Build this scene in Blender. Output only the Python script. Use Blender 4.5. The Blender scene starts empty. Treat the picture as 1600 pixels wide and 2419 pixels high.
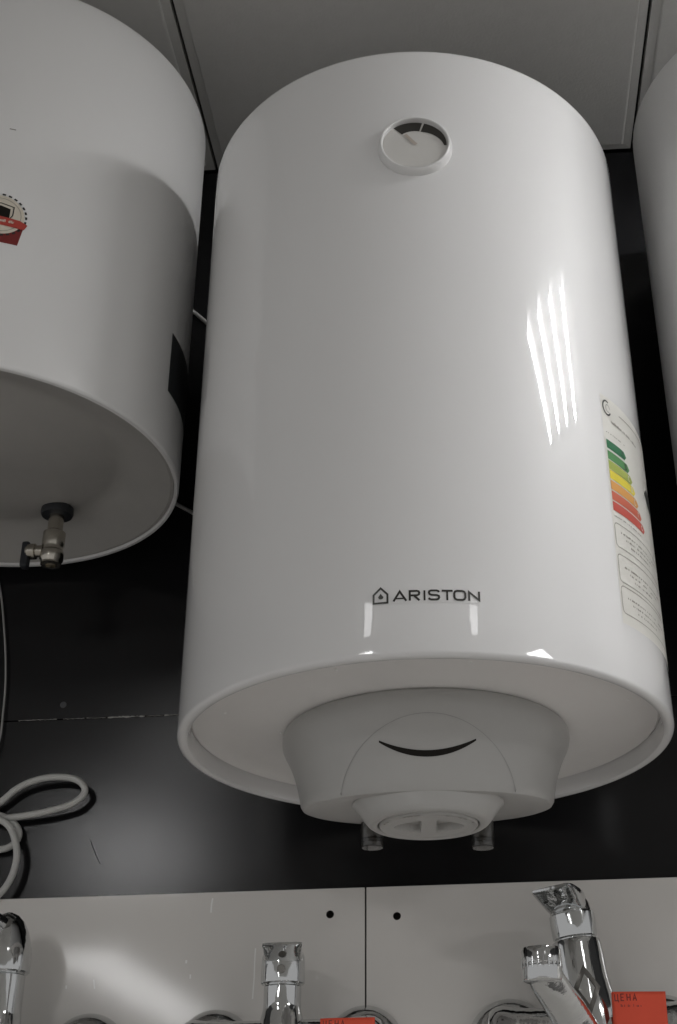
import bpy, bmesh, math, random
from mathutils import Vector, Matrix
from mathutils.bvhtree import BVHTree
random.seed(7)
S = bpy.context.scene
COL = S.collection
R_ = math.radians

# ------------------------------------------------------------------ camera
EYE = 1.5                                  # camera height above the shop floor
F_PX, YAW, PITCH, ROLL, PPX = 3055.9, 0.0388, 0.4938, -0.0241, 1000.0   # solved from the photograph
PW, PH = 1600.0, 2419.0
FW = Vector((-math.sin(YAW)*math.cos(PITCH), math.cos(YAW)*math.cos(PITCH), math.sin(PITCH)))
r0 = Vector((math.cos(YAW), math.sin(YAW), 0)); u0 = r0.cross(FW)
RT = r0*math.cos(ROLL) + u0*math.sin(ROLL); UP = RT.cross(FW)
cam = bpy.data.cameras.new('camera'); camo = bpy.data.objects.new('camera', cam); COL.objects.link(camo)
M = Matrix((RT, UP, -FW)).transposed().to_4x4(); M.translation = (0, 0, EYE)
camo.matrix_world = M
cam.sensor_fit = 'VERTICAL'; cam.sensor_height = 36.0
cam.lens = F_PX/PH*36.0
cam.shift_x = -(PPX-PW/2)/PH
cam.clip_start = 0.02; cam.clip_end = 60
S.camera = camo

# ------------------------------------------------------------------ light
wd = bpy.data.worlds.new('World'); S.world = wd; wd.use_nodes = True
bg = wd.node_tree.nodes['Background']; bg.inputs[0].default_value = (1.0, 0.995, 0.995, 1); bg.inputs[1].default_value = 0.30
TUBE, TUBE_BACK, TUBE_FAR, TUBE_ROW = 88.0, 4.0, 33.0, 8.0                                 # radiance of the fluorescent tubes
S.view_settings.view_transform = 'Standard'; S.view_settings.look = 'None'
S.view_settings.exposure = 0.60; S.view_settings.gamma = 1.0
S.render.engine = 'CYCLES'
S.render.resolution_x, S.render.resolution_y = 677, 1024
try:
    S.cycles.use_denoising = True; S.cycles.max_bounces = 8
    S.cycles.caustics_reflective = True; S.cycles.blur_glossy = 0.5
except Exception: pass

# ------------------------------------------------------------------ pixel helpers (direction only; distance from a surface)
def ray(px, py):
    return FW + RT*((px-PPX)/F_PX) - UP*((py-PH/2)/F_PX)
def at_y(px, py, Y): d = ray(px, py); p = d*(Y/d.y); return Vector((p.x, p.y, p.z+EYE))
def at_z(px, py, Z): d = ray(px, py); p = d*((Z-EYE)/d.z); return Vector((p.x, p.y, p.z+EYE))

# measured places
YW = 1.3917; ZC = EYE+1.3171; G1, G2 = -0.3389, 0.2555; TILE = G2-G1
ZP = EYE+0.3004; ZS = EYE+0.5009; XJ = -0.1249
HX, HY, HR, HZB, HH = -0.0469, 1.1443, 0.225, EYE+0.3709, 0.6534
LX, LY, LR, LZB, LH = -0.5218, 1.154, 0.2177, EYE+0.6861, 0.5039
RX, RY, RR, RZT = 0.420, 1.1717, 0.200, EYE+1.15

# ------------------------------------------------------------------ materials
def lin(c): return c/12.92 if c <= 0.04045 else ((c+0.055)/1.055)**2.4
def rgb(r, g, b): return (lin(r/255), lin(g/255), lin(b/255), 1)
def mat(name, col, rough=0.5, metal=0.0, spec=0.5, coat=0.0, coat_r=0.05, var=0.0, vscale=8.0, bump=0.0, bscale=300.0,
        rvar=0.0, emit=0.0, alpha=1.0, trans=0.0, ior=1.5, bdist=0.001, bmap=None):
    m = bpy.data.materials.new(name); m.use_nodes = True
    nt = m.node_tree; b = nt.nodes['Principled BSDF']
    b.inputs['Base Color'].default_value = col if len(col) == 4 else (*col, 1)
    b.inputs['Roughness'].default_value = rough; b.inputs['Metallic'].default_value = metal
    b.inputs['Specular IOR Level'].default_value = spec; b.inputs['IOR'].default_value = ior
    b.inputs['Coat Weight'].default_value = coat; b.inputs['Coat Roughness'].default_value = coat_r
    b.inputs['Transmission Weight'].default_value = trans
    if emit: b.inputs['Emission Color'].default_value = col if len(col) == 4 else (*col, 1); b.inputs['Emission Strength'].default_value = emit
    tc = nt.nodes.new('ShaderNodeTexCoord')
    if var or rvar:
        n = nt.nodes.new('ShaderNodeTexNoise'); n.inputs['Scale'].default_value = vscale; n.inputs['Detail'].default_value = 6; n.inputs['Roughness'].default_value = 0.65
        nt.links.new(tc.outputs['Object'], n.inputs['Vector'])
        if var:
            r = nt.nodes.new('ShaderNodeMapRange'); r.inputs[3].default_value = 1-var; r.inputs[4].default_value = 1+var
            nt.links.new(n.outputs['Fac'], r.inputs[0])
            mx = nt.nodes.new('ShaderNodeMix'); mx.data_type = 'RGBA'; mx.blend_type = 'MULTIPLY'; mx.inputs[0].default_value = 1
            mx.inputs[6].default_value = col if len(col) == 4 else (*col, 1)
            nt.links.new(r.outputs[0], mx.inputs[7]); nt.links.new(mx.outputs[2], b.inputs['Base Color'])
        if rvar:
            r = nt.nodes.new('ShaderNodeMapRange'); r.inputs[1].default_value = 0.3; r.inputs[2].default_value = 0.7
            r.inputs[3].default_value = max(0, rough-rvar); r.inputs[4].default_value = rough+rvar
            nt.links.new(n.outputs['Fac'], r.inputs[0]); nt.links.new(r.outputs[0], b.inputs['Roughness'])
    if bump:
        n2 = nt.nodes.new('ShaderNodeTexNoise'); n2.inputs['Scale'].default_value = bscale; n2.inputs['Detail'].default_value = 3
        if bmap:
            mp = nt.nodes.new('ShaderNodeMapping'); mp.inputs['Scale'].default_value = bmap
            nt.links.new(tc.outputs['Object'], mp.inputs['Vector']); nt.links.new(mp.outputs[0], n2.inputs['Vector'])
        else: nt.links.new(tc.outputs['Object'], n2.inputs['Vector'])
        bp = nt.nodes.new('ShaderNodeBump'); bp.inputs['Strength'].default_value = bump; bp.inputs['Distance'].default_value = bdist
        nt.links.new(n2.outputs['Fac'], bp.inputs['Height']); nt.links.new(bp.outputs[0], b.inputs['Normal'])
        if coat: nt.links.new(bp.outputs[0], b.inputs['Coat Normal'])
    return m
MT = {}
MT['enamel'] = mat('white_enamel', (0.74, 0.738, 0.735), rough=0.45, spec=0.2, coat=1.0, coat_r=0.032, var=0.02, vscale=5, bump=0.012, bscale=22, bdist=0.0006)
MT['enamel2'] = mat('satin_white_enamel', (0.70, 0.698, 0.69), rough=0.38, spec=0.5, var=0.02, vscale=5, bump=0.05, bscale=120, bdist=0.0004)
MT['plate'] = mat('bottom_enamel', (0.80, 0.785, 0.765), rough=0.34, spec=0.5, var=0.04, vscale=14, bump=0.04, bscale=200, bdist=0.0004)
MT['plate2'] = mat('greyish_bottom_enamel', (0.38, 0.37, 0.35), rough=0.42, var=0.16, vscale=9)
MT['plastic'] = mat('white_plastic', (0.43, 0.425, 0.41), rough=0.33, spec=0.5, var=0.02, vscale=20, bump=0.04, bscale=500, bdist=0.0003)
MT['plastic2'] = mat('grey_white_plastic', (0.55, 0.55, 0.53), rough=0.4, var=0.02, vscale=20)
MT['seam'] = mat('seam_shadow_plastic', (0.30, 0.30, 0.29), rough=0.6)
MT['dark'] = mat('dark_smoked_plastic', (0.008, 0.006, 0.004), rough=0.5, spec=0.2)
MT['ink'] = mat('dark_chrome_ink', (0.035, 0.034, 0.03), rough=0.22, metal=0.0, spec=0.6)
MT['film'] = mat('label_film', (0.74, 0.738, 0.735), rough=0.12, spec=0.5)
MT['paper'] = mat('label_paper', (0.68, 0.67, 0.625), rough=0.35, var=0.03, vscale=30)
MT['print'] = mat('grey_print', (0.22, 0.21, 0.18), rough=0.4)
MT['black'] = mat('black_print', (0.02, 0.02, 0.02), rough=0.35)
MT['wall'] = mat('black_laminate', (0.010, 0.010, 0.0108), rough=0.145, spec=0.27, bump=0.13, bscale=950, bdist=0.0004)
MT['chip'] = mat('chipped_edge', (0.35, 0.34, 0.32), rough=0.8)
MT['board'] = mat('glossy_white_board', (0.72, 0.70, 0.67), rough=0.08, spec=0.5, var=0.03, vscale=6, bump=0.02, bscale=30, bdist=0.0005)
MT['hole'] = mat('drilled_chipboard', (0.03, 0.025, 0.02), rough=0.9)
MT['tile'] = mat('mineral_tile', (0.58, 0.575, 0.555), rough=0.85, spec=0.2, var=0.06, vscale=60, bump=0.35, bscale=260, bdist=0.001)
MT['grid'] = mat('black_ceiling_grid', (0.01, 0.01, 0.01), rough=0.6)
MT['chrome'] = mat('chrome', (0.62, 0.63, 0.63), rough=0.05, metal=1.0, rvar=0.03, vscale=25, bump=0.55, bscale=150, bdist=0.0006, bmap=(1, 1, 0.06))
MT['dchrome'] = mat('dull_steel', (0.14, 0.135, 0.125), rough=0.3, metal=1.0, var=0.15, vscale=60)
MT['brass'] = mat('nickel_brass', (0.50, 0.47, 0.41), rough=0.2, metal=1.0, var=0.12, vscale=60)
MT['rubber'] = mat('black_rubber', (0.014, 0.016, 0.02), rough=0.55)
MT['cable'] = mat('white_cable', (0.50, 0.50, 0.48), rough=0.45, var=0.05, vscale=40)
MT['gcable'] = mat('grey_cable', (0.30, 0.30, 0.29), rough=0.5)
MT['tag'] = mat('red_tag_paper', rgb(238, 90, 64), rough=0.7, var=0.05, vscale=60)
MT['clearcap'] = mat('clear_cap', (0.8, 0.8, 0.8), rough=0.06, trans=1.0, ior=1.45, bump=0.2, bscale=90)
MT['needle'] = mat('needle', (0.46, 0.41, 0.36), rough=0.4)
MT['dial'] = mat('dial_face', (0.60, 0.59, 0.565), rough=0.4, var=0.06, vscale=30)
MT['dialblack'] = mat('dial_black', (0.03, 0.028, 0.024), rough=0.4)
MT['floor'] = mat('shop_floor', (0.76, 0.735, 0.71), rough=0.4, var=0.1, vscale=3)
MT['sblack'] = mat('dark_sticker', (0.022, 0.024, 0.026), rough=0.35)
MT['cream'] = mat('cream_print', (0.60, 0.55, 0.46), rough=0.45, var=0.04, vscale=60)
MT['ribbon'] = mat('red_ribbon_print', rgb(168, 62, 52), rough=0.4)
MT['maroon'] = mat('maroon_print', rgb(112, 34, 32), rough=0.4)
MT['lampbox'] = mat('lamp_reflector', (0.12, 0.12, 0.12), rough=0.4)
MT['tube'] = mat('fluorescent_tube', (1.0, 0.995, 0.995, 1), rough=0.5, emit=TUBE)
MT['tube_dim'] = mat('aged_fluorescent_tube', (1.0, 0.995, 0.995, 1), rough=0.5, emit=TUBE_BACK)
MT['tube_row'] = mat('dim_fluorescent_tube', (1.0, 0.995, 0.995, 1), rough=0.5, emit=TUBE_ROW)
MT['fill_panel'] = mat('added_fill_panel', (1.0, 0.995, 0.995, 1), rough=0.5, emit=14.0)  # diffuser of the added fill lamp on the right
MT['tube_far'] = mat('older_fluorescent_tube', (1.0, 0.995, 0.995, 1), rough=0.5, emit=TUBE_FAR)
BARS = [(44, 112, 76), (80, 138, 84), (158, 170, 80), (218, 202, 62), (214, 154, 80), (200, 100, 76), (194, 82, 70)]
for i, c in enumerate(BARS): MT['bar%d' % i] = mat('bar_print_%d' % i, rgb(*c), rough=0.35)

# ------------------------------------------------------------------ mesh helpers
def obj(name, me, m, parent=None, smooth=None):
    o = bpy.data.objects.new(name, me); COL.objects.link(o)
    if m: me.materials.append(MT[m])
    if parent: o.parent = parent
    if smooth is not None:
        me.shade_smooth(); me.set_sharp_from_angle(angle=R_(smooth))
    return o
def pyd(name, v, f, m, parent=None, smooth=None):
    me = bpy.data.meshes.new(name); me.from_pydata([tuple(p) for p in v], [], f); me.update()
    return obj(name, me, m, parent, smooth)
def empty(name, loc, rz=0.0):
    o = bpy.data.objects.new(name, None); COL.objects.link(o); o.location = loc; o.rotation_euler.z = rz; o.empty_display_size = 0.05
    return o
def tag(o, label, cat, group=None):
    o['label'] = label; o['category'] = cat
    if group: o['group'] = group
    return o
def lathe_data(prof, seg=96, axis='Z', cen=(0, 0, 0)):
    v, f, rows = [], [], []
    def put(r, z, a):
        c, s = math.cos(a)*r, math.sin(a)*r
        p = {'Z': (c, s, z), 'Y': (c, z, s), 'X': (z, c, s)}[axis]
        return (p[0]+cen[0], p[1]+cen[1], p[2]+cen[2])
    for r, z in prof:
        if r < 1e-6: rows.append([len(v)]); v.append(put(0, z, 0))
        else:
            rows.append(list(range(len(v), len(v)+seg)))
            v += [put(r, z, 2*math.pi*k/seg) for k in range(seg)]
    for a, b in zip(rows, rows[1:]):
        for k in range(seg):
            k2 = (k+1) % seg
            if len(a) == 1 and len(b) == 1: continue
            if len(a) == 1: f.append((a[0], b[k2], b[k]))
            elif len(b) == 1: f.append((a[k], a[k2], b[0]))
            else: f.append((a[k], a[k2], b[k2], b[k]))
    return v, f
def fix(o):
    bm = bmesh.new(); bm.from_mesh(o.data); bmesh.ops.recalc_face_normals(bm, faces=bm.faces); bm.to_mesh(o.data); bm.free(); return o
def lathe(name, prof, m, parent=None, seg=96, axis='Z', cen=(0, 0, 0), smooth=32, warp=None):
    v, f = lathe_data(prof, seg, axis, cen)
    if warp: v = [warp(Vector(p)) for p in v]
    o = pyd(name, v, f, m, parent); fix(o); o.data.shade_smooth(); o.data.set_sharp_from_angle(angle=R_(smooth)); return o
def box(name, lo, hi, m, parent=None, bev=0.0):
    bm = bmesh.new(); bmesh.ops.create_cube(bm, size=1)
    for p in bm.verts: p.co = Vector([lo[i]+(hi[i]-lo[i])*(p.co[i]+0.5) for i in range(3)])
    if bev: bmesh.ops.bevel(bm, geom=bm.edges[:], offset=bev, segments=2, affect='EDGES', profile=0.6)
    me = bpy.data.meshes.new(name); bm.to_mesh(me); bm.free()
    o = obj(name, me, m, parent)
    return o
def spline(pts, n=10, closed=False):
    P = [Vector(p) for p in pts]; out = []
    N = len(P)
    for i in range(N if closed else N-1):
        a = P[(i-1) % N] if closed or i > 0 else P[0]*2-P[1]
        b, c = P[i], P[(i+1) % N]
        d = P[(i+2) % N] if closed or i+2 < N else P[-1]*2-P[-2]
        for k in range(n):
            t = k/n
            out.append(0.5*((2*b)+(c-a)*t+(2*a-5*b+4*c-d)*t*t+(3*b-a-3*c+d)*t**3))
    if not closed: out.append(P[-1])
    return out
def sweep(name, pts, rad, m, parent=None, seg=14, cap=True, flat=1.0, upv=None):
    """tube along pts; rad a number or a list; flat scales one cross axis"""
    n = len(pts); v, f = [], []
    rads = rad if isinstance(rad, (list, tuple)) else [rad]*n
    ref = None
    for i, p in enumerate(pts):
        t = (pts[min(i+1, n-1)]-pts[max(i-1, 0)]).normalized()
        if ref is None:
            ref = (upv or (Vector((0, 0, 1)) if abs(t.z) < 0.9 else Vector((1, 0, 0))))
        ref = (ref - t*ref.dot(t)).normalized(); sd = t.cross(ref)
        for k in range(seg):
            a = 2*math.pi*k/seg
            v.append(p + ref*(math.cos(a)*rads[i]*flat) + sd*(math.sin(a)*rads[i]))
    for i in range(n-1):
        for k in range(seg):
            k2 = (k+1) % seg
            f.append((i*seg+k, i*seg+k2, (i+1)*seg+k2, (i+1)*seg+k))
    if cap: f.append(tuple(range(seg-1, -1, -1))); f.append(tuple((n-1)*seg+k for k in range(seg)))
    o = pyd(name, v, f, m, parent); fix(o); o.data.shade_smooth(); o.data.set_sharp_from_angle(angle=R_(50)); return o
# --- flat print laid on a cylinder: shapes in (s, z), s = arc length from the front line
def wrap(s, z, R): a = s/R; return Vector((R*math.sin(a), -R*math.cos(a), z))
def ribbon(pts, t, closed=False):
    """quads of a stroke of width t along 2-d pts, mitred"""
    P = [Vector((a, b)) for a, b in pts]; n = len(P); L = []
    for i in range(n):
        d1 = (P[i]-P[i-1]).normalized() if (i > 0 or closed) else None
        d2 = (P[(i+1) % n]-P[i]).normalized() if (i < n-1 or closed) else None
        d1 = d1 or d2; d2 = d2 or d1
        nn = Vector((-d1.y-d2.y, d1.x+d2.x)); nn.normalize()
        c = max(0.45, nn.dot(Vector((-d2.y, d2.x))))
        L.append((P[i]+nn*t/2/c, P[i]-nn*t/2/c))
    q = []
    for i in range(n if closed else n-1):
        a, b = L[i], L[(i+1) % n]
        q.append((a[0], a[1], b[1], b[0]))
    return q
def quads_to(name, quads, fn, m, parent, step=0.004, smooth=True):
    v, f = [], []
    for q in quads:
        ln = max((q[3]-q[0]).length, (q[2]-q[1]).length, 1e-6); wd_ = max((q[1]-q[0]).length, (q[2]-q[3]).length)
        n = max(1, int(math.ceil(ln/step))); mm = max(1, int(math.ceil(wd_/step)))
        base = len(v)
        for i in range(n+1):
            for j in range(mm+1):
                t, u = i/n, j/mm
                p = (q[0].lerp(q[3], t)).lerp(q[1].lerp(q[2], t), u)
                v.append(fn(p.x, p.y))
        for i in range(n):
            for j in range(mm):
                a = base+i*(mm+1)+j
                f.append((a, a+1, a+mm+2, a+mm+1))
    o = pyd(name, v, f, m, parent)
    if smooth: o.data.shade_smooth()
    return o
def rect(s0, z0, s1, z1):
    return [(Vector((s0, z1)), Vector((s0, z0)), Vector((s1, z0)), Vector((s1, z1)))]
def rrect_pts(s0, z0, s1, z1, r, n=5):
    out = []
    for cx, cz, a0 in ((s1-r, z1-r, 0), (s0+r, z1-r, 90), (s0+r, z0+r, 180), (s1-r, z0+r, 270)):
        for k in range(n+1):
            a = R_(a0+90*k/n); out.append((cx+r*math.cos(a), cz+r*math.sin(a)))
    return out
def disc_quads(cx, cz, r, n=16, rx=None):
    rx = rx or r; q = []
    for k in range(n//2):
        a0, a1 = math.pi*k/(n//2), math.pi*(k+1)/(n//2)
        p = lambda a, s: Vector((cx+rx*math.cos(a), cz+s*r*math.sin(a)))
        q.append((p(a0, 1), p(a0, -1), p(a1, -1), p(a1, 1)))
    return q
def arc2(cx, cz, rx, rz, a0, a1, n=12):
    return [(cx+rx*math.cos(R_(a0+(a1-a0)*k/n)), cz+rz*math.sin(R_(a0+(a1-a0)*k/n))) for k in range(n+1)]

# ================================================================== SETTING
# floor, ceiling with bevel-edged tiles on a black grid, black wall of two panels
X0, X1, Y0 = G1-6*TILE, G2+6*TILE, YW-17*TILE
fl = box('floor', (X0, Y0, -0.02), (X1, YW, 0.0), 'floor'); fl['kind'] = 'structure'
ce = box('ceiling', (X0, Y0, ZC+0.016), (X1, YW+0.02, ZC+0.05), 'grid'); ce['kind'] = 'structure'
def tile_mesh():
    # tegular tile: face drops below a stepped border
    h = TILE/2-0.0022; s = 0.0115
    prof = [(h, 0.016), (h, 0.0045), (h-s, 0.0035), (h-s-0.0012, 0.0006), (h-s-0.003, 0.0)]
    v, f = [], []
    for e, z in prof: v += [(-e, -e, z), (e, -e, z), (e, e, z), (-e, e, z)]
    for i in range(len(prof)-1):
        for k in range(4):
            f.append((i*4+k, i*4+(k+1) % 4, i*4+4+(k+1) % 4, i*4+4+k))
    b = (len(prof)-1)*4; f.append((b, b+1, b+2, b+3)); f.append((3, 2, 1, 0))
    me = bpy.data.meshes.new('ceiling_tile'); me.from_pydata(v, [], f); me.update(); me.materials.append(MT['tile'])
    bm = bmesh.new(); bm.from_mesh(me); bmesh.ops.recalc_face_normals(bm, faces=bm.faces); bm.to_mesh(me); bm.free()
    return me
tm = tile_mesh()
YF = YW-3*TILE
cf = box('ceiling_field', (X0, Y0, ZC+0.001), (X1, YF-0.002, ZC+0.0155), 'tile'); cf['kind'] = 'structure'
for i in range(-3, 4):
    for j in range(3):
        o = bpy.data.objects.new('ceiling_tile', tm); COL.objects.link(o); o.parent = ce
        o.location = (G1+TILE*(i+0.5), YW-TILE*(j+0.5), ZC)
wl = box('back_wall', (X0, YW+0.0165, 0), (X1, YW+0.05, ZC+0.016), 'grid'); wl['kind'] = 'structure'
def panel(name, x0, z0, x1, z1, y0, m, parent, th=0.016, bev=0.0006):
    return box(name, (x0, y0, z0), (x1, y0+th, z1), m, parent, bev)
panel('wall_panel', X0, ZS+0.0006, X1, ZC-0.0005, YW, 'wall', wl)
panel('wall_panel', X0, 0.0, X1, ZS-0.0006, YW, 'wall', wl)
# chipped laminate along the seam
v, f = [], []
for px0, px1, th in [(255, 318, 1.7), (330, 342, 1.9), (388, 398, 1.8), (398, 420, .8), (45, 135, .6), (150, 200, .5), (205, 250, .5), (318, 330, .6), (345, 386, .5)]:
    n = max(2, int((px1-px0)/4))
    for k in range(n):
        a = at_y(px0+(px1-px0)*k/n, 1697, YW).x; b = at_y(px0+(px1-px0)*(k+1)/n, 1697, YW).x
        h = 0.00055*th*random.uniform(0.55, 1.15); c = ZS+random.uniform(-0.0003, 0.0003)
        i = len(v); v += [(a, YW-0.0004, c-h), (b, YW-0.0004, c-h), (b, YW-0.0004, c+h), (a, YW-0.0004, c+h)]; f.append((i, i+1, i+2, i+3))
pyd('seam_chips', v, f, 'chip', wl)
p = at_y(150, 1665, YW); sm = lathe('wall_smudge', [(0, -0.0004), (0.0035, -0.0003), (0.0038, 0)], 'sblack', wl, seg=16, axis='Y', cen=(p.x, p.y, p.z))
sweep('wall_scratch', spline([at_y(214, 1985, YW-0.0004), at_y(224, 2012, YW-0.0004), at_y(236, 2040, YW-0.0004)], 6), 0.0004, 'grid', wl, seg=6)

# white display boards below, with a drilled hole each
def board(x0, x1, holes, label):
    bm = bmesh.new()
    bt = 0.016; y0 = YW-bt; z0 = EYE-0.42; z1 = ZP
    o = box('display_board', (x0, y0, z0), (x1, YW-0.0005, z1), 'board', None, 0.0007)
    for (hx, hz) in holes:
        c = lathe('hole_cutter', [(0, -0.01), (0.0041, -0.01), (0.0041, 0.012), (0, 0.012)], 'hole', None, seg=20, axis='Y', cen=(hx, y0, hz))
        md = o.modifiers.new('b', 'BOOLEAN'); md.object = c; md.operation = 'DIFFERENCE'; md.solver = 'EXACT'
        bpy.context.view_layer.update()
        me = bpy.data.meshes.new_from_object(o.evaluated_get(bpy.context.evaluated_depsgraph_get()))
        o.modifiers.clear(); o.data = me; bpy.data.objects.remove(c)
        k = lathe('screw_hole', [(0, 0.0), (0.0040, 0.0), (0.0040, 0.0006), (0, 0.0006)], 'hole', o, seg=20, axis='Y', cen=(hx, y0+0.0105, hz))
        lathe('hole_lining', [(0.00405, 0.0006), (0.00395, 0.0006), (0.00395, 0.0104), (0.00405, 0.0104)], 'hole', o, seg=20, axis='Y', cen=(hx, y0, hz))
    tag(o, label, 'board')
    return o
h1 = at_y(780, 2160, YW-0.016); h2 = at_y(938, 2164, YW-0.016)
XJ2 = at_y(864, 2150, YW-0.016).x
ZP = at_y(800, 2098, YW-0.016).z
board(X0+0.5, XJ2-0.0008, [(h1.x, h1.z)], 'glossy white board carrying the straight mixer tap without visible spout')
MT['glint'] = mat('pale_glint', (0.9, 0.9, 0.88), rough=0.25)  # reflected glints put into colour as thin pale strokes on the board
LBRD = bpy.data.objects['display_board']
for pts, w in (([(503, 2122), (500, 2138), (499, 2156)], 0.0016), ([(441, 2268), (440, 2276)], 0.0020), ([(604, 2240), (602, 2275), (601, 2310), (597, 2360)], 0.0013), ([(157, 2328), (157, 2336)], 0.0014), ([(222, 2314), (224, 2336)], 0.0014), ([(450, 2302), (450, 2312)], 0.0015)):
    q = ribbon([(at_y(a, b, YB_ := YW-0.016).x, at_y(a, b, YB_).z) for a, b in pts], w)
    quads_to('glint_mark', q, lambda x_, z_: Vector((x_, YW-0.0164, z_)), 'glint', LBRD)
board(XJ2+0.0008, X1-0.6, [(h2.x, h2.z)], 'glossy white board carrying the leaning mixer tap with raised spout')

# ================================================================== WATER HEATERS
def shell_profile(R, H, lip=0.011, rec=0.023, top=0.010):
    p = [(0, H), (R-top, H)]
    for k in range(1, 7):
        a = R_(90-15*k); p.append((R-top+top*math.cos(a), H-top+top*math.sin(a)))
    n = 24
    for k in range(1, n): p.append((R, H-top-(H-top-0.0045)*k/n))
    for k in range(0, 7):
        a = R_(-15*k); p.append((R-0.0045+0.0045*math.cos(a), 0.0045+0.0045*math.sin(a)))
    p += [(R-lip+0.004, 0.0003), (R-lip+0.0016, 0.0014), (R-lip+0.0004, 0.004), (R-lip, 0.009), (R-lip, rec+0.004)]
    return p
def heater_root(name, x, y, zb, rz): return empty(name, (x, y, zb), rz)

TURN = R_(3.0)
MH = heater_root('water_heater', HX, HY, HZB, TURN)
tag(MH, 'tall white water heater with temperature dial, dark lettering and coloured energy label', 'water heater')
lathe('body', shell_profile(HR, HH), 'enamel', MH, seg=192)
rec = 0.024
lathe('bottom_plate', [(HR-0.0112, rec+0.003), (HR-0.0112, rec-0.006), (HR-0.0135, rec-0.0075), (HR-0.020, rec-0.003), (HR-0.030, rec-0.0006), (HR-0.050, rec-0.0030), (0.150, rec-0.0085), (0.132, 0.0112), (0.115, 0.0100), (0.0, 0.0100)], 'plate', MH, seg=160)
def plate_z(r):
    t = [(0.0, 0.0100), (0.115, 0.0100), (0.132, 0.0112), (0.150, rec-0.0085), (HR-0.050, rec-0.0030), (HR-0.030, rec-0.0006), (HR, rec-0.003)]
    for (a, b), (c, d) in zip(t, t[1:]):
        if r <= c: return b+(d-b)*(r-a)/(c-a)
    return rec
MT['dust'] = mat('pale_dust', (0.9, 0.9, 0.88), rough=0.8)
for px, py, r in ((795, 1588, .0013), (532, 1697, .0016), (665, 1718, .0014), (1113, 1570, .0012), (1485, 1667, .0013), (780, 1643, .0009), (1290, 1720, .0009)):
    d_ = at_z(px, py, HZB+0.017); d_ = Matrix.Rotation(-TURN, 3, 'Z') @ Vector((d_.x-HX, d_.y-HY, 0))
    lathe('dust_speck', [(0, -0.0009), (r*0.7, -0.0007), (r, 0.0006)], 'dust', MH, seg=8, cen=(d_.x, d_.y, plate_z(math.hypot(d_.x, d_.y))))
# wall bracket behind
box('mounting_bracket', (-0.13, HR-0.012, HH*0.72), (0.13, YW-HY-0.001, HH*0.72+0.04), 'dchrome', MH, 0.001)

# ---- plastic cover round the heating element (bottom edge lower at the front)
def sh(p, k=0.139):
    t = max(0.0, min(1.0, -p.z/0.0575)); p = p.copy(); p.z += k*p.y*t; return p
cp = [(0.1275, 0.0118), (0.1278, 0.0100), (0.1300, 0.0088), (0.1310, 0.0060), (0.1310, 0.0010), (0.1301, -0.0030), (0.1284, -0.0070), (0.1263, -0.0110), (0.1240, -0.0155), (0.1218, -0.0205), (0.1198, -0.0260),
      (0.1180, -0.0315), (0.1164, -0.0370), (0.1150, -0.0430), (0.1139, -0.0490), (0.1130, -0.0535), (0.1112, -0.0564), (0.1082, -0.0575), (0.09, -0.0578), (0.06, -0.058), (0, -0.058)]
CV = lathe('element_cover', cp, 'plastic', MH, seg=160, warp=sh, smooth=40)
bv = BVHTree.FromPolygons([v.co for v in CV.data.vertices], [list(p.vertices) for p in CV.data.polygons])
def on_cover(off):
    def fn(x, z):
        h = bv.ray_cast(Vector((x, -0.4, z)), Vector((0, 1, 0)))
        if h[0] is None: return Vector((x, -0.1, z))
        return h[0]+h[1]*off
    return fn
# crescent window (an indicator slot shaped like a smile)
q = []
N = 28
def cres(u):
    x = -0.0401+0.0802*u; c = (2*u-1)
    zc = -0.0425+0.0122*c*c; w = 0.0016+0.0036*(1-abs(c)**2.2)
    return Vector((x, zc+w/2)), Vector((x, zc-w/2))
for k in range(N):
    a, b = cres(k/N), cres((k+1)/N); q.append((a[0], a[1], b[1], b[0]))
quads_to('indicator_slot', q, on_cover(0.0004), 'dark', CV, 0.003)
# fine arch-shaped joint of the service hatch
AR = lambda sc: [(0.0725*sc*math.cos(R_(a)), -0.071+0.0600*sc*math.sin(R_(a))) for a in range(2, 179, 4)]
quads_to('hatch_seam', ribbon(AR(1.0), 0.00045), on_cover(0.00025), 'seam', CV, 0.004)

# ---- thermostat boss and knob at the bottom
BO = empty('thermostat', (0, -0.0595, -0.087)); BO.parent = MH
def bw(p):
    p = p.copy()
    t = max(0, min(1, p.z/0.03));  p.y *= 1.0-(0.34*t if p.y < 0 else 0); return p
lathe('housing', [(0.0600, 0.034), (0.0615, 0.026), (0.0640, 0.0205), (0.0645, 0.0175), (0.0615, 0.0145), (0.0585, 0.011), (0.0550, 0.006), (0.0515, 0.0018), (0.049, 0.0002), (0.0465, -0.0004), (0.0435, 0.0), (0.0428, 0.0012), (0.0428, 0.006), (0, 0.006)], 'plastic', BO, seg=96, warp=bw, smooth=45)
KN = lathe('knob', [(0.0418, 0.005), (0.0418, 0.0004), (0.0408, -0.0012), (0.039, -0.0016), (0.0355, -0.0016), (0.0335, -0.0008)], 'plastic', BO, seg=96)
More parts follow.
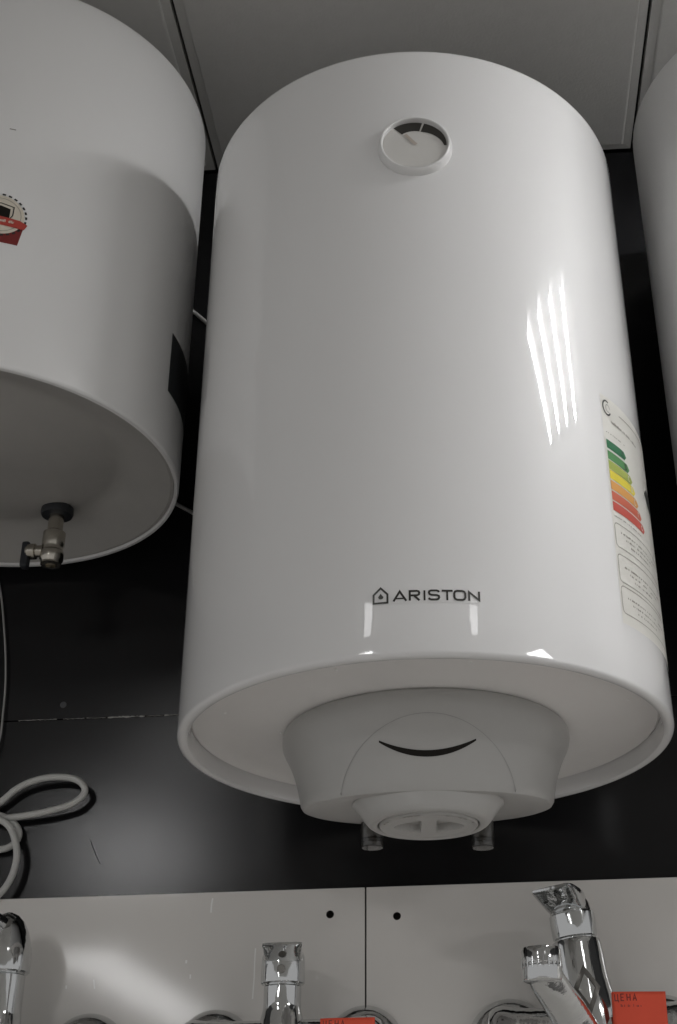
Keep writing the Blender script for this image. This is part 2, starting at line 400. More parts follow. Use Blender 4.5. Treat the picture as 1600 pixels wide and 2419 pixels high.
# knob face: ring, two sunken finger pockets, raised bar
def knob_face():
    v, f = [], []; rows = 26; seg = 128
    for i in range(rows+1):
        r = 0.0336*(1-i/rows)
        for k in range(seg):
            a = 2*math.pi*k/seg; x, y = r*math.cos(a), r*math.sin(a)
            hy = 0.0195*max(0.0, 1-(abs(x)-0.006)/0.023)**0.55 if abs(x) < 0.029 else 0.0
            d = max(0, min(1, (abs(x)-0.0068)/0.0012))*max(0, min(1, (hy-abs(y))/0.003))
            v.append((x, y, -0.0008+0.0115*d))
    for i in range(rows):
        for k in range(seg):
            k2 = (k+1) % seg; f.append((i*seg+k, i*seg+k2, (i+1)*seg+k2, (i+1)*seg+k))
    o = pyd('knob_face', v, f, 'plastic', KN); fix(o); o.data.shade_smooth(); o.data.set_sharp_from_angle(angle=R_(50)); return o
knob_face()
# tick marks printed round the knob
q = []
for a in list(range(20, 165, 9)):
    if random.random() < 0.35: continue
    c, s = math.cos(R_(a)), math.sin(R_(a)); c2, s2 = math.cos(R_(a+random.uniform(3, 7))), math.sin(R_(a+random.uniform(3, 7)))
    q.append((Vector((c*0.0405, s*0.0405)), Vector((c*0.0392, s*0.0392)), Vector((c2*0.0392, s2*0.0392)), Vector((c2*0.0405, s2*0.0405))))
quads_to('scale_marks', q, lambda x, y: Vector((x, -y, -0.0019)), 'print', KN)['kind'] = 'stuff'

# ---- water pipes with clear caps behind the cover
for px in (880, 1142):
    b = at_y(px, 2002, 1.218); lx_ = (Matrix.Rotation(-TURN, 3, 'Z') @ Vector((b.x-HX, b.y-HY, 0)))
    pz = b.z-HZB
    pi = lathe('water_pipe', [(0.0, rec), (0.0095, rec), (0.0095, pz+0.012), (0.0088, pz+0.010), (0.0088, pz+0.008), (0.0095, pz+0.007), (0.0088, pz+0.005), (0.0095, pz+0.004), (0.0085, pz+0.001), (0.006, pz+0.001), (0.006, pz+0.02), (0, pz+0.02)], 'dchrome', MH, seg=28, cen=(lx_.x, lx_.y, 0))
    lathe('pipe_cap', [(0.0108, pz+0.024), (0.0110, pz+0.003), (0.0100, pz-0.0006), (0.0, pz-0.0010), (0.0, pz+0.0004), (0.0092, pz+0.0006), (0.0099, pz+0.004), (0.0099, pz+0.024), (0.0108, pz+0.024)], 'clearcap', pi, seg=28, cen=(lx_.x, lx_.y, 0))

# ---- temperature dial
DZ = 0.5185
TH = empty('thermometer', (0, -HR, DZ)); TH.parent = MH; TH.scale = (0.86, 0.80, 0.86)
lathe('bezel', [(0.0415, 0.010), (0.0412, -0.001), (0.0400, -0.006), (0.0390, -0.0086), (0.0382, -0.0094), (0.0372, -0.0096), (0.0364, -0.0090), (0.0359, -0.0074), (0.0357, 0.001)], 'enamel2', TH, seg=80, axis='Y')
DF = lathe('dial_face', [(0.0357, -0.0050), (0.02, -0.0052), (0, -0.0052)], 'dial', TH, seg=80, axis='Y'); DF.rotation_euler.x = R_(-5.0)
fnd = lambda off: (lambda x, z: Vector((x, -0.0052-off, z)))
q = []
def sec(a): # a measured clockwise from straight up
    t = max(0, (a-20)/75); ri = 0.0212+0.0112*t**1.3
    return ri
for a0 in list(range(-42, 94, 4)):
    a1 = a0+4
    if a0 <= 14 < a1: continue
    pp = lambda a, r: Vector((r*math.sin(R_(a)), r*math.cos(R_(a))))
    q.append((pp(a0, 0.0350), pp(a0, sec(a0)), pp(a1, sec(a1)), pp(a1, 0.0350)))
quads_to('dial_scale', q, fnd(0.0003), 'dialblack', DF)
q = ribbon([(-0.0105, 0.0150), (-0.002, 0.0030), (0.0015, -0.0012)], 0.0038)
quads_to('needle', q, fnd(0.0010), 'needle', DF)

# ---- lettering and emblem, printed above the bottom edge
U = 6.78e-5; s0 = HR*R_(-3.7-3.0+0.1); zb0 = 0.0462
MU = lambda u, w: (s0+(u-425)*U, zb0+(297-w)*7.7e-5)
strokes = []
T_ = 1.70e-3
def st(pts, closed=False, t=T_): strokes.append((([MU(*p) for p in pts]), closed, t))
st([(432, 297), (505, 190), (580, 297)]); st([(462, 268), (552, 268)], t=1.2e-3)
st([(621, 297), (621, 191), (705, 191), (724, 197), (731, 213), (726, 231), (707, 240), (630, 240)]); st([(668, 240), (732, 297)])
st([(791, 187), (791, 299)], t=1.5e-3)
st([(958, 210), (950, 196), (930, 190), (868, 190), (848, 197), (843, 213), (850, 230), (870, 238), (932, 242), (955, 250), (960, 268), (951, 283), (930, 290), (868, 290), (848, 284), (841, 270)])
st([(990, 193), (1118, 193)]); st([(1053, 193), (1053, 299)], t=1.5e-3)
st([(1168, 192), (1230, 192), (1254, 200), (1264, 220), (1264, 262), (1254, 282), (1230, 291), (1168, 291), (1145, 282), (1136, 262), (1136, 220), (1145, 200)], True)
st([(1308, 299), (1308, 200), (1426, 287), (1426, 190)])
film = quads_to('lettering_film', rect(MU(405, 0)[0], zb0-0.0018, MU(1452, 0)[0], zb0+0.0102), lambda s, z: wrap(s, z, HR+0.00015), 'film', MH)
q = []
for pts, cl, t in strokes: q += ribbon(pts, t, cl)
quads_to('lettering', q, lambda s, z: wrap(s, z, HR+0.0005), 'ink', MH, 0.002)
q = ribbon([MU(*p) for p in [(200, 305), (200, 212), (283, 140), (362, 212), (362, 305)]], 1.60e-3, True)
fl_ = [MU(*p) for p in [(283, 200), (300, 222), (316, 240), (308, 258), (285, 265), (262, 258), (252, 240), (266, 222)]]
c_ = MU(283, 238)
for k in range(0, 8, 2): q.append((Vector(c_), Vector(fl_[k]), Vector(fl_[(k+1) % 8]), Vector(fl_[(k+2) % 8])))
quads_to('house_emblem', q, lambda s, z: wrap(s, z, HR+0.0005), 'ink', MH, 0.002)

# ---- energy label on the right flank
A = lambda deg: HR*R_(deg-3.0)
cy = lambda off: (lambda s, z: wrap(s, z, HR+off))
LB = quads_to('energy_label', rect(A(50.0), 0.055, A(90), 0.284), cy(0.0002), 'paper', MH, 0.006)
zt = [0.2357, 0.2241, 0.2138, 0.2040, 0.1932, 0.1825, 0.1719]
tips = [59.7, 60.8, 61.9, 63.0, 64.2, 65.6, 67.0]
for i in range(7):
    s_a, s_b, z1, z0 = A(50.8), A(tips[i]), zt[i], zt[i]-0.0091
    sm_ = s_b-0.0045
    q = rect(s_a, z0, sm_, z1)+[(Vector((sm_, z1)), Vector((sm_, z0)), Vector((s_b, (z0+z1)/2)), Vector((s_b, (z0+z1)/2)))]
    quads_to('colour_bar', q, cy(0.0005), 'bar%d' % i, LB, 0.004)
    q = []
    c = sm_-0.0035; zz = (z0+z1)/2
    shp = [[(-1.6, -2.6), (0, 2.6), (1.6, -2.6)], [(-1.4, -2.6), (-1.4, 2.6), (1, 2.2), (0.2, 0.2), (1.4, -1.4), (0.8, -2.6), (-1.4, -2.6)], [(1.4, 2), (0, 2.6), (-1.4, 1), (-1.4, -1), (0, -2.6), (1.4, -2)],
           [(-1.4, -2.6), (-1.4, 2.6), (0.6, 2.2), (1.4, 0), (0.6, -2.2), (-1.4, -2.6)], [(1.4, 2.6), (-1.4, 2.6), (-1.4, -2.6), (1.4, -2.6)], [(1.4, 2.6), (-1.4, 2.6), (-1.4, -2.6)], [(1.4, 1.8), (0, 2.6), (-1.4, 1), (-1.4, -1), (0, -2.6), (1.4, -1.8), (1.4, 0)]][i]
    quads_to('class_letter', ribbon([(c+a*0.001, zz+b*0.001) for a, b in shp], 0.0009), cy(0.0008), 'black' if i < 2 else 'paper', LB)
q = []
for z0, z1 in ((0.1275, 0.1508), (0.0940, 0.1205), (0.0648, 0.0903)):
    q += ribbon(rrect_pts(A(50.6), z0, A(87), z1, 0.004), 0.0006, True)
quads_to('outline_boxes', q, cy(0.0005), 'print', LB)
# small print: broken lines of text
def textline(s_a, s_b, z, h, dens=0.75, t=None):
    out = []; s = s_a
    while s < s_b:
        w = random.uniform(0.0006, 0.0018)
        if random.random() < dens:
            hh = h*random.uniform(0.55, 1.0)
            out += rect(s, z, min(s+w*0.7, s_b), z+hh)
        s += w
    return out
q = textline(A(53), A(68), 0.2575, 0.0028)+textline(A(51), A(60), 0.2435, 0.0012, 0.5)+textline(A(51), A(64), 0.1570, 0.0013, 0.6)
for zb_, rows in ((0.1275, 3), (0.0940, 3), (0.0648, 3)):
    for r in range(rows):
        q += textline(A(53+2*r), A(74-r*3), zb_+0.0055+0.0048*(rows-1-r), 0.0018, 0.62)
quads_to('small_print', q, cy(0.0005), 'print', LB)['kind'] = 'stuff'
quads_to('header_line', ribbon([(A(58), 0.2728), (A(86), 0.2790)], 0.0010), cy(0.0005), 'print', LB)
quads_to('seal_mark', ribbon(arc2(A(52.4), 0.2715, 0.0062, 0.0075, 60, 330, 18), 0.0017)+ribbon(arc2(A(52.8), 0.2715, 0.0032, 0.004, 0, 300, 10), 0.0005), cy(0.0005), 'black', LB)
quads_to('rating_arrow', [(Vector((A(81), 0.2260)), Vector((A(81), 0.2060)), Vector((A(74.5), 0.2060)), Vector((A(74.5), 0.2260))), (Vector((A(74.5), 0.2260)), Vector((A(74.5), 0.2060)), Vector((A(71.2), 0.2160)), Vector((A(71.2), 0.2160)))], cy(0.0006), 'black', LB)

# ================================================================== left heater
LHt = heater_root('water_heater', LX, LY, LZB, 0)
tag(LHt, 'white water heater with round red-ribbon badge and a safety valve under its base', 'water heater')
lathe('body', shell_profile(LR, LH, lip=0.0055, rec=0.0121, top=0.012), 'enamel2', LHt, seg=160)
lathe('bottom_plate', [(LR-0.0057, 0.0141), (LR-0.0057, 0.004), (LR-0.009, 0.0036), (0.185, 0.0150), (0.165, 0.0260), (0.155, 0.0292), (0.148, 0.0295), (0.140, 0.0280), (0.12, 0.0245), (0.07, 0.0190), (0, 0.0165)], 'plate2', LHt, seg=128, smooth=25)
box('mounting_bracket', (-0.11, LR-0.012, LH*0.7), (0.11, YW-LY-0.001, LH*0.7+0.04), 'dchrome', LHt, 0.001)
c0 = at_z(135, 1216, LZB+0.018); cx, cy_ = c0.x-LX, c0.y-LY
def pz(px, py): return at_y(px, py, c0.y).z-LZB
CO = lathe('pipe_collar', [(0, 0.026), (0.0178, 0.026), (0.0182, 0.0195), (0.0170, 0.0165), (0.010, 0.0155), (0.0, 0.0155)], 'rubber', LHt, seg=40, cen=(cx, cy_, 0))
zb1, zb2 = pz(128, 1262), pz(125, 1334)
SV = lathe('safety_valve', [(0, 0.018), (0.0085, 0.018), (0.0085, zb1+0.004), (0.0125, zb1+0.001), (0.0125, zb2+0.024), (0.0116, zb2+0.022), (0.0116, zb2+0.017), (0.0130, zb2+0.015), (0.0130, zb2+0.006), (0.0114, zb2+0.003), (0.0114, zb2), (0.006, zb2-0.001), (0.006, zb2+0.004), (0, zb2+0.004)], 'brass', LHt, seg=32, cen=(cx, cy_, 0))
zv = pz(80, 1303)
lathe('side_outlet', [(0, -0.010), (0.0068, -0.010), (0.0068, -0.018), (0.0090, -0.019), (0.0090, -0.027), (0.0074, -0.029), (0, -0.029)], 'brass', SV, seg=24, axis='X', cen=(cx, cy_, zv))
lv = box('release_lever', (cx-0.034, cy_-0.006, zv-0.020), (cx-0.0255, cy_+0.006, zv+0.011), 'rubber', SV, 0.0025)
# badge sticker, side plate label
ca = lambda off: (lambda s, z: wrap(s, z, LR+off))
B = lambda deg: LR*R_(deg)
bc, bz = B(21.3), EYE+0.3709+0.4905-LZB; br = 0.0235
BD = quads_to('quality_badge', disc_quads(bc, bz, br, 40), ca(0.0003), 'cream', LHt, 0.006)
q = []
for k in range(26):
    a = R_(360/26*k); a2 = R_(360/26*k+7.5)
    P_ = lambda an, r: Vector((bc+r*math.cos(an), bz+r*math.sin(an)))
    q.append((P_(a, br+0.0026), P_(a, br+0.0006), P_(a2, br+0.0006), P_(a2, br+0.0026)))
quads_to('badge_beads', q, ca(0.0004), 'black', BD)
quads_to('badge_ring', ribbon(arc2(bc, bz, br*0.86, br*0.86, 0, 360, 40), 0.0005), ca(0.0005), 'print', BD)
shd = [(-0.0125, 0.0105), (0, 0.0130), (0.0125, 0.0105), (0.0122, 0.0), (0.0075, -0.009), (0, -0.0135), (-0.0075, -0.009), (-0.0122, 0.0)]
quads_to('shield_outline', ribbon([(bc+a, bz+b+0.001) for a, b in shd], 0.0011, True), ca(0.0006), 'black', BD)
q = [(Vector((bc-0.0095, bz+0.0085)), Vector((bc-0.0095, bz-0.006)), Vector((bc, bz-0.010)), Vector((bc, bz+0.0110))), (Vector((bc, bz+0.0110)), Vector((bc, bz-0.010)), Vector((bc+0.0095, bz-0.006)), Vector((bc+0.0095, bz+0.0085)))]
quads_to('shield_fill', q, ca(0.0006), 'dark', BD)
z0 = bz-0.0125
quads_to('maroon_band', [(Vector((bc-0.024, bz-0.013)), Vector((bc-0.019, bz-0.0335)), Vector((bc+0.0205, bz-0.0335)), Vector((bc+0.0235, bz-0.013)))], ca(0.00015), 'maroon', BD)
quads_to('ribbon_band', [(Vector((bc-0.027, bz-0.0005)), Vector((bc-0.026, bz-0.0115)), Vector((bc+0.020, bz-0.0135)), Vector((bc+0.020, bz-0.0035))), (Vector((bc+0.020, bz-0.0035)), Vector((bc+0.020, bz-0.0135)), Vector((bc+0.0245, bz-0.0135)), Vector((bc+0.0275, bz-0.0070)))], ca(0.0008), 'ribbon', BD)
quads_to('ribbon_lettering', textline(bc-0.02, bc+0.0145, bz-0.0090, 0.0036, 0.85), ca(0.0011), 'cream', BD)
quads_to('rating_plate', rect(B(80), EYE+0.3709+0.387-LZB, B(125), EYE+0.3709+0.4610-LZB), ca(0.0003), 'sblack', LHt, 0.006)
quads_to('small_mark', rect(B(21.2)-0.004, bz+0.1105, B(21.2)+0.0022, bz+0.1118), ca(0.0003), 'print', LHt)

# ================================================================== right heater
RH = heater_root('water_heater', RX, RY, RZT-0.62, 0)
tag(RH, 'plain white water heater beside the energy label, only its side showing', 'water heater')
lathe('body', shell_profile(RR, 0.62), 'enamel2', RH, seg=160)
lathe('bottom_plate', [(RR-0.0112, rec+0.003), (RR-0.0112, rec-0.004), (RR-0.024, rec-0.003), (RR-0.03, rec), (0.0, rec+0.001)], 'plate', RH, seg=96)
box('mounting_bracket', (-0.11, RR-0.012, 0.45), (0.11, YW-RY-0.001, 0.49), 'dchrome', RH, 0.001)

# ================================================================== cables
def cable(name, pix, off, rad, m, label, extra=None):
    pts = [at_y(px, py, YW-o) for (px, py), o in zip(pix, off)]
    if extra: pts = extra(pts)
    o = sweep(name, spline(pts, 10), rad, m)
    return tag(o, label, 'cable')
lp = [(-150, 1990), (-60, 1935), (0, 1896), (38, 1865), (76, 1846), (122, 1836), (168, 1838), (193, 1850), (201, 1869), (187, 1888), (161, 1903), (115, 1916), (76, 1924), (30, 1931), (-10, 1936), (-45, 1955), (-50, 1990), (-20, 2006), (15, 2004), (38, 1988), (45, 1966), (32, 1944), (5, 1928), (-20, 1925),
      (-30, 1928), (0, 1936), (24, 1955), (37, 1990), (40, 2025), (31, 2063), (14, 2095), (-10, 2120), (-60, 2160)]
offs = [0.004, 0.008, 0.012, 0.014, 0.016, 0.018, 0.018, 0.018, 0.018, 0.018, 0.018, 0.017, 0.016, 0.014, 0.012, 0.010, 0.010, 0.010, 0.010, 0.010, 0.010, 0.010, 0.011, 0.014, 0.018, 0.020, 0.020, 0.020, 0.020, 0.020, 0.0205, 0.021, 0.022]
cable('power_cable', lp, offs, 0.0037, 'cable', 'white knotted power cable looped against the black wall')
cable('thin_cord', [(-40, 1290), (-12, 1340), (2, 1400), (9, 1470), (13.5, 1550), (13, 1620), (7, 1690), (0, 1745), (-20, 1800), (-60, 1850)], [0.006]*10, 0.0011, 'gcable', 'thin grey cord hanging in a shallow curve on the black wall')
cable('wall_cable', [(380, 690), (420, 712), (455, 735), (490, 764), (530, 800), (570, 830)], [0.003]*6, 0.0027, 'cable', 'short light cable crossing the gap high between two heaters')
cable('wall_cable', [(360, 1160), (400, 1182), (425, 1195), (455, 1211), (500, 1235)], [0.003]*5, 0.0024, 'gcable', 'dull cable crossing the gap at the level of the safety valve')

# ================================================================== mixer taps
YB = YW-0.016
def cyl_(name, r, a, b, m, parent, seg=40, bev=0.001, axis='Z', cen=(0, 0, 0), smooth=35):
    sg = 1 if b > a else -1
    return lathe(name, [(0, a), (r-bev, a), (r, a+sg*bev), (r, b-sg*bev), (r-bev, b), (0, b)], m, parent, seg=seg, axis=axis, cen=cen, smooth=smooth)
def tap_base(x, zc, label, esc=0.040, k=1.0):
    t = empty('mixer_tap', (x, YB, zc)); tag(t, label, 'tap')
    for s in (-1, 1):
        lathe('escutcheon', [(0, -0.001), (esc, -0.001), (esc, -0.004), (esc-0.001, -0.010), (esc-0.005, -0.018), (esc-0.012, -0.023), (0.0165, -0.025), (0.0, -0.025)], 'chrome', t, seg=56, axis='Y', cen=(s*0.075, 0, 0))
        cyl_('inlet_nut', 0.0160, -0.024, -0.046, 'chrome', t, seg=6, axis='Y', cen=(s*0.075, 0, 0))
    b = lathe('body', [(r_*k, x_) for r_, x_ in [(0, -0.098), (0.012, -0.098), (0.019, -0.0955), (0.0225, -0.090), (0.0235, -0.083), (0.0225, -0.074), (0.0215, -0.06), (0.0215, 0.06), (0.0225, 0.074), (0.0235, 0.083), (0.0225, 0.090), (0.019, 0.0955), (0.012, 0.098), (0, 0.098)]], 'chrome', t, seg=56, axis='X', cen=(0, -0.060, 0))
    return t
def neck(t, prof, tilt=0, cen=(0, -0.060, 0)):
    e = lathe('neck', prof, 'chrome', t, seg=56, smooth=30); e.location = cen; e.rotation_euler = (0, tilt, 0); return e
def lever(name, parent, sections, m='chrome'):
    """loft of rounded-rectangle sections: (centre, half width, half height, normal frame x,z)"""
    v, f = [], []; seg = 24
    for (c, hw, hh, ex, ez) in sections:
        for k in range(seg):
            a = 2*math.pi*k/seg; ca_, sa_ = math.cos(a), math.sin(a)
            e = 0.45
            x = math.copysign(abs(ca_)**e, ca_)*hw; z = math.copysign(abs(sa_)**e, sa_)*hh
            v.append(Vector(c)+Vector(ex)*x+Vector(ez)*z)
    n = len(sections)
    for i in range(n-1):
        for k in range(seg):
            k2 = (k+1) % seg; f.append((i*seg+k, i*seg+k2, (i+1)*seg+k2, (i+1)*seg+k))
    f.append(tuple(range(seg-1, -1, -1))); f.append(tuple((n-1)*seg+k for k in range(seg)))
    o = pyd(name, v, f, m, parent); fix(o); o.data.shade_smooth(); o.data.set_sharp_from_angle(angle=R_(40)); return o

# --- middle tap
ax = at_y(668, 2330, YB-0.060)
zc2 = at_y(668, 2402, YB-0.083).z-0.0215
T2 = tap_base(ax.x, zc2, 'chrome mixer tap upright with blunt lever, below the two drilled holes')
zn = at_y(668, 2329, YB-0.06).z-zc2
neck(T2, [(0, 0.01), (0.0225, 0.012), (0.0205, 0.022), (0.0185, 0.030), (0.0180, 0.036), (0.0182, zn-0.0015), (0.0172, zn-0.0002), (0.0172, zn+0.0008), (0, zn+0.0008)])
HD = empty('handle', (0, -0.060, zn)); HD.parent = T2
zt2 = at_y(668, 2236, YB-0.10).z-zc2-zn
lathe('collar', [(0, 0.0008), (0.0200, 0.0008), (0.0213, 0.0020), (0.0215, 0.006), (0.0212, 0.020), (0.0208, 0.026), (0.0190, 0.032), (0.014, 0.036), (0, 0.038)], 'chrome', HD, seg=56)
ex = (1, 0, 0); tl = R_(14); ez = (0, math.sin(tl), math.cos(tl))
secs = []
for k, (yy, hw, hh, zz) in enumerate([(0.014, 0.010, 0.004, 0.026), (0.008, 0.0165, 0.0075, 0.0275), (-0.006, 0.0195, 0.0088, 0.0285), (-0.018, 0.0198, 0.0078, 0.0298), (-0.029, 0.0200, 0.0056, 0.0322), (-0.039, 0.0208, 0.0034, 0.0348), (-0.046, 0.0216, 0.0022, 0.0366), (-0.0485, 0.0212, 0.0012, 0.0370)]):
    secs.append(((0.0052*max(0, -yy/0.045), yy, zz-0.0055*max(0, -yy/0.045)), hw-0.0022*max(0, -yy/0.045), hh, ex, ez))
lever('lever', HD, secs)
cyl_('index_button', 0.0042, -0.0212, -0.0222, 'dchrome', HD, seg=20, axis='Y', cen=(0.0015, 0, 0.0125), bev=0.0003)
sweep('spout', spline([Vector((0, -0.060, -0.012)), Vector((0, -0.075, -0.036)), Vector((0, -0.12, -0.044)), Vector((0, -0.20, -0.040)), Vector((0, -0.215, -0.048)), Vector((0, -0.217, -0.062))], 8), 0.011, 'chrome', T2, seg=24)

# --- right tap, leaning, spout swung up towards the viewer
a0 = at_y(1356, 2222, YB-0.060); a1 = at_y(1392, 2440, YB-0.060)
zc3 = at_y(1392, 2364, YB-0.088).z-0.0290
T3 = tap_base(a1.x+0.002, zc3, 'chrome mixer tap leaning over, swung-out spout and diamond mark on its neck', esc=0.044, k=1.28)
tilt = math.atan2(a0.x-a1.x, a0.z-a1.z)
ln = (a0-Vector((a1.x+0.002, a1.y, zc3))).length
NK = neck(T3, [(0, 0.0), (0.0300, 0.004), (0.0296, 0.02), (0.0280, 0.036), (0.0258, 0.05), (0.0240, ln-0.006), (0.0232, ln-0.0015), (0.0205, ln-0.0002), (0.0205, ln+0.0008), (0, ln+0.0008)], tilt=tilt)
q = ribbon([(0.001, 0.058), (0.0115, 0.0405), (0.001, 0.021), (-0.0095, 0.0405)], 0.0042, True)
nb = BVHTree.FromPolygons([v_.co for v_ in NK.data.vertices], [list(p_.vertices) for p_ in NK.data.polygons])
def on_neck(x, z):
    h = nb.ray_cast(Vector((x, -0.2, z)), Vector((0, 1, 0)))
    return (h[0]+h[1]*0.0006) if h[0] else Vector((x, -0.02, z))
quads_to('diamond_mark', q, on_neck, 'dchrome', NK, 0.002)
HD3 = empty('handle', (0, 0, ln)); HD3.parent = NK
lathe('collar', [(0, 0.0008), (0.0200, 0.0008), (0.0216, 0.0022), (0.0220, 0.006), (0.0222, 0.014), (0.0222, 0.0235), (0.0212, 0.0250), (0.0212, 0.0262), (0.0205, 0.0275), (0.0195, 0.033), (0.0165, 0.039), (0.0120, 0.043), (0.0, 0.0445)], 'chrome', HD3, seg=56)
dr = Vector((-0.42, -0.90, 0)).normalized(); exv = Vector((-dr.y, dr.x, 0)); secs = []
for (d, hw, hh, zz) in [(-0.014, 0.009, 0.006, 0.034), (-0.006, 0.0160, 0.0105, 0.0345), (0.006, 0.0190, 0.0130, 0.0345), (0.018, 0.0200, 0.0100, 0.0375), (0.029, 0.0208, 0.0065, 0.0405), (0.038, 0.0212, 0.0034, 0.0430), (0.0440, 0.0205, 0.0022, 0.0438), (0.0462, 0.019, 0.0012, 0.0440)]:
    secs.append((dr*d+Vector((0, 0, zz)), hw, hh, exv, (0, 0, 1)))
lever('lever', HD3, secs)
# spout: wide flattened arm from the foot of the neck to an upright aerator
e1 = at_y(1281, 2290, YB-0.175)
loc = lambda p_: Vector((p_.x-(a1.x+0.002), p_.y-YB, p_.z-zc3))
tipv = loc(e1)
path = spline([Vector((-0.004, -0.060, -0.012)), Vector((-0.008, -0.080, -0.008)), Vector((tipv.x*0.45, -0.110, tipv.z*0.30)), Vector((tipv.x*0.82, -0.150, tipv.z*0.74)), Vector((tipv.x+0.001, tipv.y+0.006, tipv.z-0.001))], 8)
n_ = len(path)
SP = sweep('spout', path, [0.0235-0.0075*(i/(n_-1)) for i in range(n_)], 'chrome', T3, seg=32, flat=0.62, upv=Vector((0, -0.4, 1)))
# ribbed aerator
prof = [(0, -0.0135), (0.0150, -0.0135), (0.0170, -0.0125), (0.0174, -0.011), (0.0176, -0.001), (0.0170, 0.0), (0.0170, 0.001), (0.0178, 0.002), (0.0178, 0.012), (0.0165, 0.0150), (0.0120, 0.0162), (0, 0.0165)]
AE = lathe('aerator', prof, 'chrome', T3, seg=48, cen=tuple(tipv+Vector((0, 0, 0.003))), smooth=30)
for k in range(14):
    a = R_(-200+k*16); c = tipv+Vector((math.cos(a)*0.0175, math.sin(a)*0.0175, 0.0045))
    rb = box('rib', (-0.0008, -0.0006, -0.004), (0.0008, 0.0006, 0.005), 'chrome', AE, 0.0003); rb.location = c; rb.rotation_euler.z = a+math.pi/2

# --- left tap, cut by the frame
ax1 = at_y(6, 2303, YB-0.060)
T1 = tap_base(ax1.x, zc2+0.0, 'chrome mixer tap with domed handle under the knotted cable')
zn1 = at_y(6, 2303, YB-0.06).z-zc2
neck(T1, [(0, 0.01), (0.0255, 0.012), (0.0240, 0.022), (0.0228, 0.030), (0.0222, 0.036), (0.0222, zn1-0.0015), (0.021, zn1-0.0002), (0.021, zn1+0.0008), (0, zn1+0.0008)])
H1 = empty('handle', (0, -0.060, zn1)); H1.parent = T1
zt1 = at_y(0, 2158, YB-0.06).z-zc2-zn1
lathe('collar', [(0, 0.0008), (0.0240, 0.0008), (0.0256, 0.0022), (0.0258, 0.006), (0.0256, 0.020), (0.0250, 0.024), (0.0236, 0.031), (0.0205, 0.041), (0.0160, 0.050), (0.0100, zt1-0.003), (0.004, zt1), (0, zt1)], 'chrome', H1, seg=56)
secs = []
for (d, hw, hh, zz) in [(0.0, 0.010, 0.008, 0.040), (0.015, 0.013, 0.009, 0.045), (0.035, 0.0135, 0.006, 0.052), (0.055, 0.014, 0.0035, 0.058), (0.066, 0.013, 0.002, 0.060)]:
    secs.append((Vector((-0.5, -0.866, 0))*d+Vector((0, 0, zz)), hw, hh, (0.866, -0.5, 0), (0, 0, 1)))
lever('lever', H1, secs)
sweep('spout', spline([Vector((0, -0.060, -0.012)), Vector((-0.01, -0.075, -0.036)), Vector((-0.04, -0.12, -0.044)), Vector((-0.09, -0.19, -0.040)), Vector((-0.095, -0.20, -0.048)), Vector((-0.096, -0.202, -0.062))], 8), 0.011, 'chrome', T1, seg=24)

# ================================================================== price tags stuck on the taps
def price_tag(pa, pb, Y, hgt, label, word=True):
    a = at_y(*pa, Y); b = at_y(*pb, Y); w = (b-a).length
    ang = math.atan2(b.z-a.z, b.x-a.x)
    t = empty('price_tag', a); t.rotation_euler = (0, -ang, 0)
    tag(t, label, 'price tag')
    n = 10; v, f = [], []
    def surf(x, z): return Vector((x, -0.0012*math.sin(math.pi*x/w)-0.0004*math.sin(7*x/w), z))
    quads = rect(0, -hgt, w, 0)
    o = quads_to('paper', quads, surf, 'tag', t, 0.004)
    sd = o.modifiers.new('s', 'SOLIDIFY'); sd.thickness = 0.0003; sd.offset = -1
    if word:
        q = []; x = 0.0030; h = 0.0058; zt_ = -0.0022
        G = {'Ц': [[(0, 1), (0, 0), (0.85, 0), (0.85, -0.25)], [(0.7, 1), (0.7, 0)]], 'Е': [[(0.7, 1), (0, 1), (0, 0), (0.7, 0)], [(0, 0.5), (0.6, 0.5)]],
             'Н': [[(0, 1), (0, 0)], [(0.75, 1), (0.75, 0)], [(0, 0.5), (0.75, 0.5)]], 'А': [[(0, 0), (0.4, 1), (0.8, 0)], [(0.15, 0.35), (0.65, 0.35)]]}
        for ch in 'ЦЕНА':
            for s_ in G[ch]: q += ribbon([(x+a_*h*0.66, zt_-h+b_*h) for a_, b_ in s_], 0.0008)
            x += h*0.66*1.0+0.0018
        quads_to('tag_lettering', q, lambda x_, z_: surf(x_, z_)+Vector((0, -0.0003, 0)), 'maroon', t)
        quads_to('tag_small_print', textline(0.008, 0.028, -0.0135, 0.0025, 0.6), lambda x_, z_: surf(x_, z_)+Vector((0, -0.0003, 0)), 'ribbon', t)
    return t
price_tag((1444, 2343), (1572, 2342), YB-0.0905, 0.045, 'red paper price tag with dark heading on the leaning tap')
price_tag((757, 2406), (886, 2403), YB-0.0828, 0.040, 'red paper price tag on the upright tap below the drilled holes', True)

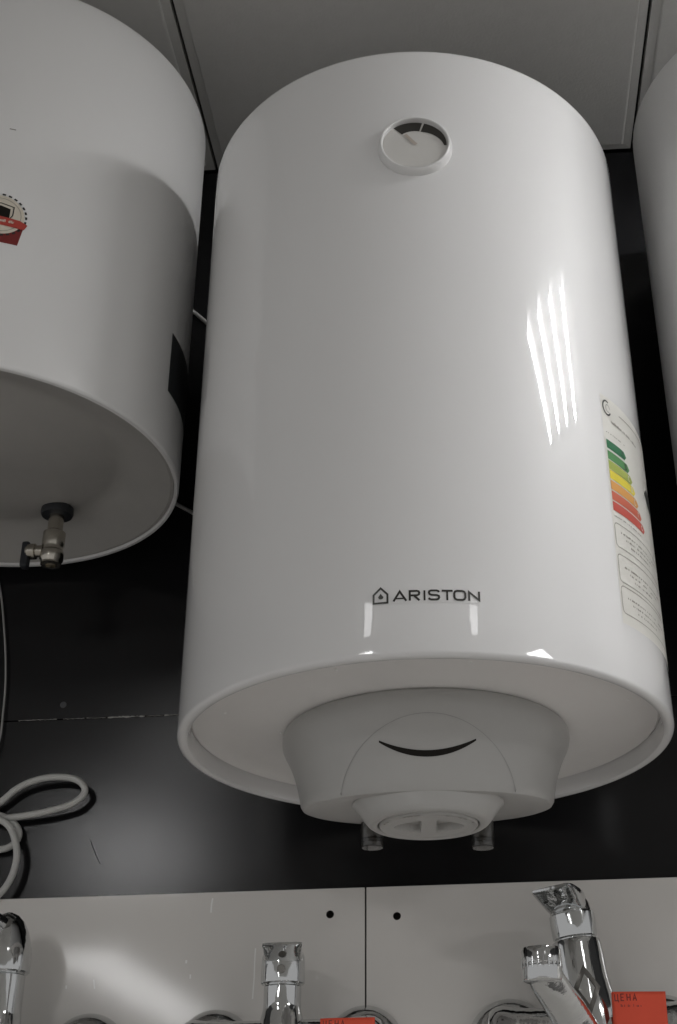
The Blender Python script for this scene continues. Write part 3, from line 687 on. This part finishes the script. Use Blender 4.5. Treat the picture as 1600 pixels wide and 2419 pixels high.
# ================================================================== ceiling lamps (seen as reflections in the enamel and the black wall; the square one is added fill)
def batten(x, y, label, rz):
    L = empty('ceiling_lamp', (x, y, ZC), R_(rz)); tag(L, label, 'lamp', 'narrow opal ceiling lamps')
    box('housing', (-0.075, -0.33, -0.028), (0.075, 0.33, -0.001), 'lampbox', L, 0.003)
    box('diffuser', (-0.062, -0.31, -0.062), (0.062, 0.31, -0.0285), 'tube_dim', L, 0.012)
    for e in (-1, 1): box('end_cap', (-0.066, e*0.319-0.008, -0.065), (0.066, e*0.319+0.008, -0.0285), 'lampbox', L, 0.002)
    return L
def lamp(x, y, label, tm_='tube'):
    L = empty('ceiling_lamp', (x, y, ZC)); tag(L, label, 'lamp', 'four-tube ceiling lamps')
    w = 0.29
    box('housing', (-w, -w, -0.012), (w, w, -0.002), 'lampbox', L, 0.002)
    for s in (-1, 1):
        box('side_rim', (s*w-0.006, -w, -0.050), (s*w+0.006, w, -0.0125), 'lampbox', L, 0.001)
    for k in range(4):
        lathe('tube', [(0, -0.198), (0.0095, -0.198), (0.0095, 0.198), (0, 0.198)], tm_, L, seg=16, axis='X', cen=(0, -0.18+0.12*k, -0.030))
        for s in (-1, 1): box('tube_holder', (s*0.206-0.007, -0.18+0.12*k-0.010, -0.042), (s*0.206+0.007, -0.18+0.12*k+0.010, -0.0125), 'lampbox', L, 0.001)
    return L
lamp(0.968, 0.728, 'four-tube ceiling lamp mirrored in the glossy flank of the tall heater')
batten(-0.90, -1.08, 'narrow opal ceiling lamp mirrored on the tall heater below its house emblem', -24)
batten(0.92, -1.06, 'narrow opal ceiling lamp mirrored on the tall heater below its last letters', 24)
SL = tag(empty('ceiling_lamp', (2.75, -1.0, ZC)), 'added unseen square fill lamp out past the plain heater, brightening the energy label', 'lamp')  # added lamp, out of view, brightens the tall heater's right flank
box('housing', (-0.30, -0.30, -0.030), (0.30, 0.30, -0.001), 'lampbox', SL, 0.003)
box('diffuser', (-0.285, -0.285, -0.042), (0.285, 0.285, -0.0305), 'fill_panel', SL, 0.004)
lamp(-1.42, -2.45, 'four-tube ceiling lamp whose soft glow shows on the black wall below the heaters', 'tube_far')
for x, y in ((-2.25, -4.9), (-2.25, -5.6), (-2.25, -6.3), (-2.25, -7.0), (-2.25, -7.7)):
    lamp(x, y, 'four-tube ceiling lamp of the row mirrored as a pale band in the white board', 'tube_row')
